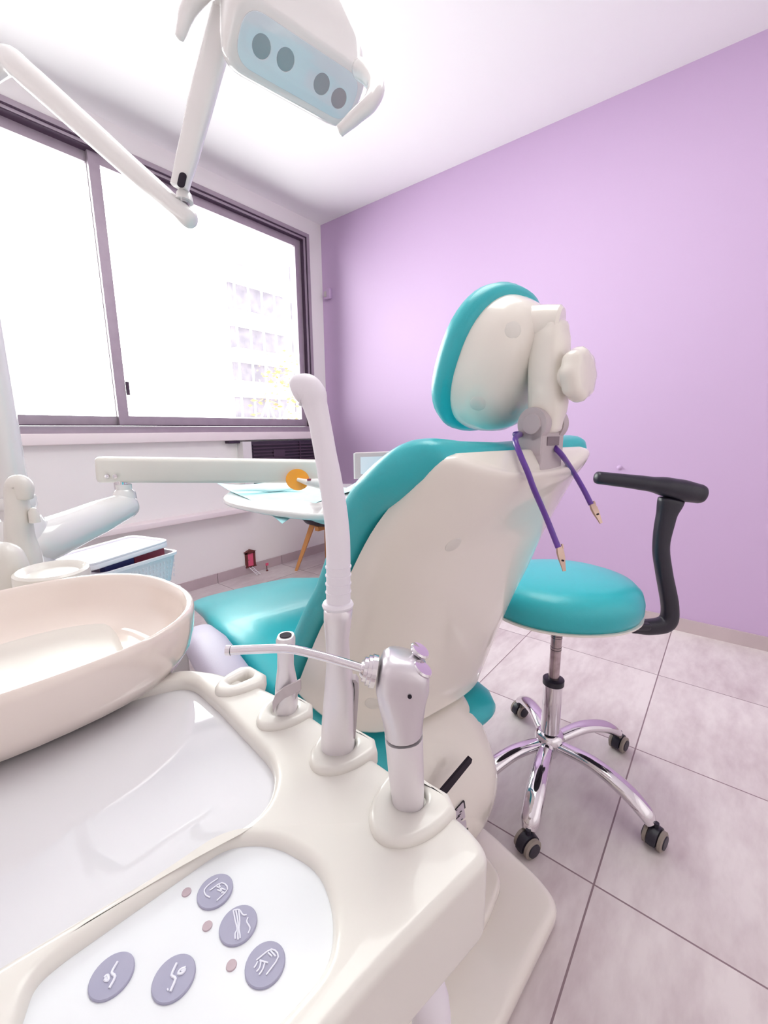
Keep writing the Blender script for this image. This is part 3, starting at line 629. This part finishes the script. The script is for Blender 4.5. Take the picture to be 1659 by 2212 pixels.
# arm, knob, bracket
UZ = V((0, 0, 1))
arm_pts = [LX(1180, 925, 0), LX(1184, 870, 0), LX(1186, 800, 0), LX(1188, 740, 0), LX(1190, 705, 0)]
mk('headrest_arm', *tubev(arm_pts, [.021, .028, .031, .031, .027], n=28, flat=[1.1, 1.05, .95, .9, .9], ref=EX, q=.6, roundcap=.5), 'cream', pc, ang=60)
bo = LX(1180, 703, 0)
lathe('pivot_boss', [(0, -.026), (.026, -.025), (.031, -.020), (.032, .0), (.032, .035), (.034, .05), (0, .06)], bo-EY*.0, (EY*.93+UZ*.1-EX*.33), 'cream', pc, n=36)
k0 = LX(1210, 816, 0)
kd = (-EY+UZ*.06+EX*.05).normalized()
kn = lathe('adjustment_knob', [(0, 0), (.037, .0), (.041, .006), (.042, .012), (.0405, .02), (.035, .026), (.026, .028), (0, .028)], k0+kd*.018, kd, 'cream', pc, n=64, wob=(8, .035), ang=50)
lathe('knob_stem', [(0, -.01), (.021, -.01), (.021, .012), (.018, .02), (0, .02)], k0, kd, 'cream', pc, n=28)
br = root
bpos = LX(1152, 916, -.033); by_, bz_ = (bpos-T0).dot(EY), bpos.z
bk_ = bevel_box('headrest_bracket', (-.034, by_-.018, 1.05), (.034, by_+.028, bz_-.012), 'gray', pc, b=.004, fr=(T0, EX, EY, UZ))
for s in (-1, 1):
    c = LC(s*.027, by_+.002, bz_); mk('bracket_cheek', *merge(lathev([(0, -.008), (.0275, -.008), (.028, -.006), (.028, .006), (.0275, .008), (0, .008)], c, EX, n=36), boxv((s*.027-.008, by_-.017, bz_-.05), (s*.027+.008, by_+.026, bz_-.005), (T0, EX, EY, UZ))), 'gray', bk_)
    lathe('pin_cap', [(0, 0), (.0175, 0), (.0175, .001), (.0165, .002), (0, .002)], c+EX*(s*.008), EX*s, 'gray', bk_, n=30)
mk('bracket_window', *boxv((-.018, by_-.0195, 1.103), (.018, by_-.012, 1.118), (T0, EX, EY, UZ)), 'gray_dark', bk_)

# bib clip cord
cdr = root('bib_clip', LC(0, -.03, 1.09), 'violet bib holder cord with two metal clips hanging behind the headrest', 'bib clip')
cp = [LX(1206, 1183, -.05), LX(1180, 1118, -.052), onback(1154, 1058, -.066), onback(1140, 1020, -.058), onback(1125, 985, -.045), onback(1113, 950, -.025), LC(-.040, by_+.02, 1.122), LC(-.03, by_+.036, 1.122), LC(.02, by_+.036, 1.118), LC(.044, by_+.01, 1.108), onback(1200, 968, -.045), onback(1216, 986, -.057), LX(1240, 1022, .08), LX(1262, 1060, .08), LX(1277, 1090, .08)]
mk('cord', *tubev(cp, .0047, n=14, k=8), 'purple_cord', cdr)
for p, q_, sgn in ((cp[0], LX(1217, 1234, -.05), 1), (cp[-1], LX(1297, 1131, .08), 1)):
    d_ = (q_-p); L_ = d_.length; d_.normalize(); X_ = RT-d_*RT.dot(d_); X_.normalize(); N_ = d_.cross(X_)
    def jw(sd, nm):
        rg = []
        for t, w, h_ in ((-.05, .0036, .0026), (.2, .0052, .0036), (.45, .0048, .0034), (.8, .003, .0022), (1, .0024, .0014)):
            c = p+d_*(L_*t)+N_*(sd*h_*.5)+X_*.0015; rg.append([c+X_*(a_*w)+N_*(b_*h_*.42) for a_, b_ in ((-1, -1), (1, -1), (1, 1), (-1, 1))])
        return lofto(rg)
    cl = mk('clip', *jw(-1, ''), 'clip', cdr)
    mk('jaw', *jw(1, ''), 'clip', cl)
    mk('finger_tab', *tubev([p+d_*(L_*.2)+X_*.004, p+d_*(L_*.05)+X_*.0068, p-d_*(L_*.12)+X_*.0072], .0018, n=8), 'clip', cl)
    lathe('clip_hole', [(0, 0), (.0016, 0), (.0016, .0004), (0, .0004)], p+d_*(L_*.55)+X_*.0015-N_*.0045*(1 if N_.dot(HF) > 0 else -1), -N_*(1 if N_.dot(HF) > 0 else -1), 'blackhole', cl, n=12)

# ------------------------------------------------------------------ operator stool
SC = V((1.305, .36, 0))
stl = root('operator_stool', SC, 'teal round-seated operator stool with chrome five-star base and black armrest', 'stool')
feet = [(1138, 1840), (1412, 1825), (1335, 1617), (1122, 1545)]
FT = [Z(u, v, 0) for u, v in feet]
ang = [math.atan2(p.y-SC.y, p.x-SC.x) for p in FT]
FT.append(SC+V((-.29, .14, 0)))
hub_z = .135
lathe('hub', [(0, .075), (.028, .075), (.036, .09), (.045, .115), (.047, .14), (.040, .155), (.028, .162), (0, .162)], SC, UZ, 'chrome', stl, n=40)
for p in FT:
    d_ = (p-SC); r_ = d_.length; d_.normalize(); r_ -= .01
    pts = [SC+d_*.035+UZ*.125, SC+d_*(r_*.45)+UZ*.135, SC+d_*(r_*.75)+UZ*.115, SC+d_*(r_*.93)+UZ*.085, SC+d_*(r_*.99)+UZ*.062]
    s_ = V((-d_.y, d_.x, 0))
    mk('leg', *tubev(pts, [.023, .025, .027, .026, .020], n=20, flat=.72, ref=s_, roundcap=.3), 'chrome', stl)
for i, p in enumerate(FT):
    d_ = (p-SC).normalized(); c = V((p.x, p.y, 0)); a_ = (.3, .9, .9, .6, 1.2)[i]
    ax = V((-.25, -.97, 0)).normalized() if i in (1, 2) else V((-.42, -.90, 0)).normalized(); fwd = V((-ax.y, ax.x, 0))
    cs = mk('caster', *merge(tubev([c+UZ*.05, c+UZ*.072], .007, n=12, smooth=False), (lambda: lofto([[c+ax*xx+fwd*(math.cos(t)*rr_)+UZ*(.026+math.sin(t)*rr_) for t in [math.pi*(-.1+1.15*j/14) for j in range(15)]+[math.pi*(1.05-1.15*j/14) for j in range(0)]] for xx, rr_ in ((-.0125, .024), (-.0115, .032), (.0, .0335), (.0115, .032), (.0125, .024))]))()), 'black', stl)
    for s_ in (-1, 1):
        w_ = lathe('wheel', [(0, 0), (.023, 0), (.0275, .002), (.0275, .010), (.0235, .0125), (0, .0125)], c+ax*(s_*.0125)+UZ*.0275, ax*s_, 'tyre', cs, n=32)
        lathe('wheel_cap', [(0, .0), (.0195, 0), (.0185, .003), (0, .0035)], c+ax*(s_*.0248)+UZ*.0275, ax*s_, 'black', w_, n=28)
lathe('column_sleeve', [(0, .155), (.029, .155), (.029, .335), (0, .335)], SC, UZ, 'chrome', stl, n=36)
lathe('sleeve_collar', [(0, .33), (.0325, .33), (.0325, .347), (.024, .35), (0, .35)], SC, UZ, 'black', stl, n=32)
lathe('gas_lift', [(0, .345), (.0165, .345), (.0165, .57), (0, .57)]+[], SC, UZ, 'steel', stl, n=28)
mk('lift_rings', *merge(*[lathev([(0, 0), (.0171, 0), (.0171, .0012), (0, .0012)], SC+UZ*z_, UZ, n=28) for z_ in (.45, .458, .49, .496, .522, .54)]), 'black', stl)
SR = SC+V((.0, .0, .064))
Xs, Ys = RT.copy(), HF.copy(); Xs.z = 0; Xs.normalize()
def sring(r_, z, q=.92, n=56): return [SR+Xs*(math.copysign(abs(math.cos(t))**q, math.cos(t))*r_*1.06)+Ys*(math.sin(t)*r_*.98)+UZ*z for t in [2*math.pi*j/n for j in range(n)]]
mk('seat_cushion', *lofto([sring(r_*.215, z) for r_, z in ((.05, .53), (.9, .53), (.97, .536), (1.0, .553), (1.0, .578), (.965, .603), (.88, .622), (.72, .634), (.45, .641), (.15, .643), (.01, .643))]), 'teal', stl, ang=60)
mk('piping', *lofto([sring(r_*.217, z) for r_, z in ((.97, .531), (.995, .532), (.995, .537), (.97, .538))]), 'cream', stl)
mk('seat_base', *lofto([sring(r_*.21, z) for r_, z in ((.05, .515), (.8, .517), (.94, .524), (.97, .5315), (.05, .5315))]), 'black', stl)
bevel_box('tilt_mechanism', (-.11, -.035, .557), (.17, .035, .581), 'black', stl, b=.006, fr=(SC, Xs, Ys, UZ))
AB = SC+V((.15, -.17, 0))
def AP(u, v): return PV(u, v, AB)
ar = mk('armrest', *merge(
    tubev([AP(1366, 1352), AP(1405, 1354), AP(1440, 1345), AP(1447, 1310), AP(1434, 1235), AP(1428, 1180), AP(1438, 1120), AP(1450, 1080)], [.022, .024, .026, .024, .0225, .0225, .027, .037], n=24, flat=[.9, .9, .9, .85, .85, .85, .75, .6], ref=Xs, q=.75, roundcap=.2)), 'black', stl, ang=60)
mk('arm_pad', *tubev([AP(1292, 1032)+Ys*.0, AP(1345, 1038), AP(1400, 1045), AP(1440, 1052), AP(1475, 1060), AP(1507, 1066)], [.0185, .021, .026, .034, .038, .034], n=24, flat=[1, .95, .85, .85, .85, .85], roundcap=.6, q=.85), 'black', ar, ang=60)
bevel_box('arm_bracket', (-.02, -.03, -.014), (.125, .03, .006), 'black', stl, b=.005, fr=(AP(1310, 1345), Xs, Ys, UZ))

# ------------------------------------------------------------------ operating light on its post
PP = D(17, 1000, .98); PP.z = 0
lamp = root('operating_light', PP, 'white dental operating light with four round lenses on jointed overhead arms', 'dental light')
pz = 1.85
lathe('post', [(0, 0), (.06, 0), (.06, .03), (.034, .05), (.031, .9), (.0305, 1.6), (.028, pz), (0, pz)], PP, UZ, 'white_gloss', lamp, n=32)
lathe('post_collar', [(.02, 1.0), (.04, 1.0), (.042, 1.005), (.042, 1.02), (.04, 1.027), (.02, 1.027)], V((PP.x, PP.y, -.04)), UZ, 'white_gloss', lamp, n=32)
pe = D(408, 472, .84)
p1 = D(15, 130, .82); p0_ = V((PP.x, PP.y, 1.79)); 
tube('lower_arm', [p0_, p0_.lerp(p1, .55), p1, D(60, 163, .81), D(180, 270, .82), D(300, 378, .83), pe], [.021, .0215, .022, .0225, .0215, .02, .018], 'white_gloss', lamp, n=28, k=6, roundcap=.9)
j0 = D(393, 415, .83); j1 = D(397, 388, .83)
tube('joint_pin', [D(398, 440, .835), j1], .010, 'chrome', lamp, n=20, smooth=False)
lathe('joint_socket', [(0, 0), (.017, 0), (.014, .014), (.011, .018), (0, .018)], D(398, 436, .835), (j1-D(398, 440, .835)), 'white_gloss', lamp, n=24)
ap = [D(388, 405, .82), D(410, 320, .81), D(440, 200, .79), D(470, 90, .77), D(487, 25, .76)]
mk('upper_arm', *tubev(ap, [.017, .020, .0225, .023, .023], n=24, k=4, flat=.62, q=.65, ref=RT), 'white_gloss', lamp)
mk('arm_slot', *tubev([D(391, 398, .808), D(395, 380, .806)], .0075, n=16, smooth=False, flat=.3, ref=RT, roundcap=.8), 'blackhole', lamp)
tube('joint_cap', [D(482, 20, .75), D(495, -12, .75), D(510, -50, .75)], [.022, .025, .025], 'white_gloss', lamp, n=6, flat=.8)
# lamp head frame
q = ray(1893, 967); hx = V((q.x, q.y, 0)).normalized(); hp = V((-hx.y, hx.x, 0))
if hp.dot(EY) < 0: hp = -hp
aa = math.radians(38); hs_ = (hp*math.cos(aa)-UZ*math.sin(aa)).normalized(); hN = hx.cross(hs_).normalized()
PC = D(651, 151, .78)
if hN.dot(CAM-PC) < 0: hN = -hN
LW, LH = .118, .038
mtx = fmtx(PC, hx, hs_, hN)
def lr(wx, wy, r, z, cx=0, cy=0, n=6): return [mtx @ V((p.x+cx, p.y+cy, z)) for p in rpoly([(-wx, -wy), (wx, -wy), (wx, wy), (-wx, wy)], r, n)]
head = mk('lamp_head', *lofto([lr(LW+.008, LH+.008, .035, .002), lr(LW+.014, LH+.014, .04, -.004), lr(LW+.018, LH+.02, .045, -.018), lr(LW+.016, LH+.028, .05, -.04, 0, -.012), lr(LW+.006, LH+.034, .055, -.07, -.006, -.028), lr(LW-.012, LH+.036, .06, -.105, -.01, -.045), lr(LW-.045, LH+.03, .06, -.135, -.012, -.055), lr(LW-.09, LH+.0, .03, -.150, -.012, -.06)]), 'white_gloss', lamp, ang=60)
LN = []
for u, v in ((565, 101), (617, 129), (695, 182), (732, 213)):
    qq = ray(u, v); t = (PC+hN*.004-CAM).dot(hN)/qq.dot(hN); P_ = CAM+qq*t; LN.append(((P_-PC).dot(hx), (P_-PC).dot(hs_)))
plate('light_cover', rpoly([(-LW, -LH), (LW, -LH), (LW, LH), (-LW, LH)], .034, 8), .0015, .0045, 'lamp_panel', head, bev=.001, mtx=mtx, holes=[circ(c, .0162, 28) for c in LN])
for c in LN:
    o_ = mtx @ V((c[0], c[1], .0025)); lathe('led_reflector', [(.0165, .001), (.0158, -.004), (.013, -.010), (.008, -.014), (.003, -.0155), (.0001, -.0155)], o_, hN, 'lens', head, n=32)
    lathe('led', [(0, -.0155), (.003, -.015), (.003, -.0125), (0, -.011)], o_, hN, 'label', head, n=12)
hd = .78
tube('grip_handle', [D(778, 150, .775), D(800, 165, .74), D(812, 190, .715), D(800, 222, .70), D(768, 252, .70), D(735, 282, .70)], [.016, .0165, .015, .0125, .011, .0085], 'white_gloss', lamp, n=20, roundcap=.5)
tube('grip_handle', [D(505, -40, .76), D(470, -45, .74), D(435, -20, .73), D(405, 25, .73), D(394, 60, .73), D(388, 80, .73)], [.016, .017, .016, .0125, .0095, .0075], 'white_gloss', lamp, n=20, roundcap=.5)

# ------------------------------------------------------------------ instrument delivery arm and tray
dv = root('delivery_arm', V((PP.x, PP.y, .6)), 'white jointed delivery arm carrying a round tray table across the chair', 'dental delivery arm')
sa0, sa1 = D(95, 1168, 1.05), D(272, 1092, 1.30)
lathe('shoulder', [(0, -.14), (.06, -.14), (.062, -.10), (.055, .05), (.045, .065), (0, .07)], V((PP.x, PP.y, sa0.z)), UZ, 'white_gloss', dv, n=36)
tube('swing_arm', [V((PP.x, PP.y, sa0.z-.01)), sa0, sa0.lerp(sa1, .5), sa1], [.056, .053, .048, .040], 'white_gloss', dv, n=32, roundcap=.7, flat=1.0)
jp = PV(262, 1068, sa1)
lathe('joint', [(0, 0), (.032, 0), (.030, .02), (.022, .03), (.022, .045), (0, .045)], sa1+UZ*.02, UZ, 'white_gloss', dv, n=30)
lathe('joint_pin', [(0, 0), (.018, 0), (.018, .04), (0, .04)], PV(262, 1056, sa1), UZ, 'chrome', dv, n=28)
ga, gb = PV(228, 1014, sa1), D(714, 1018, 1.45)
gx = (gb-ga); GL = gx.length; gx.normalize(); gz = (UZ-gx*UZ.dot(gx)).normalized(); gy = gz.cross(gx)
sa = bevel_box('spring_arm', (-.02, -.03, -.038), (GL, .03, .038), 'cream2', dv, b=.012, fr=(ga, gx, gy, gz), seg=4)
for u in (239, 256):
    p = PV(u, 1027, ga); s_ = -1 if gy.dot(HF) > 0 else 1
    lathe('screw', [(0, 0), (.006, 0), (.006, .001), (.003, .0012), (.003, .0004), (0, .0004)], p+gy*(.0305*s_)-gx*0, gy*s_, 'chrome', sa, n=20)
ZTR = .885
tc_ = Z(650, 1076, ZTR)
def zr(u, v, z=ZTR): p = Z(u, v, z); return V((p.x, p.y))
TP = rpoly([zr(472, 1078), zr(560, 1098), zr(680, 1112), zr(800, 1106), zr(838, 1062), zr(800, 1044), zr(640, 1046), zr(500, 1056)], .12, 6)
tt = plate('tray_table', TP, ZTR-.022, ZTR, 'white_gloss', dv, bev=.008)
plate('under_tray', [p+V((.03, -.05)) for p in inset(TP, .17)], ZTR-.075, ZTR-.021, 'clear', dv, bev=.02)
tube('tray_neck', [gb-gx*.03, V((gb.x, gb.y, ZTR+.01)), V((gb.x, gb.y, ZTR-.03))], [.03, .026, .024], 'white_gloss', dv, n=24, smooth=False)
# paper sheets
def sheet(name, corners, z, label, droop=(), seedv=1, par=None):
    rnd = random.Random(seedv); n = 14; vs = []
    P = [V((*zr(u, v, z), z)) for u, v in corners]
    for i in range(n+1):
        for j in range(n+1):
            s, t = i/n, j/n; p = P[0]*(1-s)*(1-t)+P[1]*s*(1-t)+P[2]*s*t+P[3]*(1-s)*t
            p = p+UZ*(.003*math.sin(7*s+seedv)*math.sin(6*t+2)+.003)
            for (a_, b_, r_, dz) in droop:
                d_ = math.hypot(s-a_, t-b_)
                if d_ < r_: p = p+UZ*(dz*(1-d_/r_)**1.3)
            vs.append(p)
    m_ = (n+1)**2; vs += [p-UZ*.0008 for p in vs]; fs = []
    for i in range(n):
        for j in range(n):
            a_ = i*(n+1)+j; f_ = (a_, a_+1, a_+n+2, a_+n+1); fs += [f_, tuple(x+m_ for x in f_[::-1])]
    return tag(mk(name, vs, fs, 'paper', None, ang=60), label, 'paper sheet')
sheet('paper_sheet', [(470, 1052), (608, 1104), (772, 1060), (640, 1038)], ZTR+.004, 'mint paper sheet with its corner hanging over the tray front', ((0, 0, .25, .012), (1, 0, .45, -.045)), 1)
sheet('paper_sheet', [(740, 1060), (795, 1066), (850, 1048), (775, 1040)], ZTR+.004, 'mint paper sheet at the right end of tray behind the suction tube', (), 3)
cr = []
pa, pb = Z(505, 1058, ZTR+.022), Z(640, 1054, ZTR+.022)
tag(mk('gauze_pack', *tubev([pa, pa.lerp(pb, .3)+UZ*.002, pa.lerp(pb, .6)-UZ*.002, pb], [.012, .017, .018, .012], n=20, flat=.6, roundcap=.6), 'cotton'), 'white soft gauze roll lying on the mint paper left of shield', 'gauze')
cl = root('curing_light', Z(690, 1052, ZTR+.01), 'white curing handpiece with round orange shield lying on the tray', 'curing light')
sh_c = D(643, 1036, 1.37); nrm = (V((0, 0, .25))-HF*.9+RT*.35).normalized()
lathe('orange_shield', [(0, -.0012), (.037, -.0012), (.0375, 0), (.037, .0012), (0, .0012)], sh_c, nrm, 'amber', cl, n=44, sx=1.0, sy=.92)
tube('tip', [sh_c-nrm*.001, D(668, 1043, 1.36)], [.006, .011], 'cream', cl, n=16, smooth=False)
tube('handle', [D(666, 1042, 1.36), D(690, 1045, 1.355), D(730, 1056, 1.35)], [.012, .016, .015], 'white_gloss', cl, n=20, roundcap=.5)
mk('indicator', *boxv((-.006, -.004, -.003), (.006, .004, .003), (D(668, 1036, 1.35), RT, HF, UZ)), 'red', cl)
# tablet on the tray's far side
tb = root('display_screen', D(812, 1032, 1.62), 'small white-framed display standing at the far end of the tray', 'display')
A_, B_, C_ = D(767, 1034, 1.64), D(858, 1031, 1.64), D(768, 978, 1.64)
bx_ = (B_-A_); bw = bx_.length; bx_.normalize(); bh = (C_-A_).length; fr2 = (A_, bx_, UZ.cross(bx_), UZ)
bevel_box('bezel', (0, -.012, 0), (bw, .014, bh), 'gray', tb, b=.005, fr=fr2)
mk('screen', *boxv((bw*.14, -.0145, bh*.18), (bw*.93, -.0125, bh*.83), fr2), 'screen', tb)
mk('side_shell', *boxv((-.004, -.010, -.0), (.012, .02, bh*.97), fr2), 'white_gloss', tb)
mk('stand', *boxv((bw*.3, -.01, -.03), (bw*.7, .012, .002), fr2), 'white_gloss', tb)
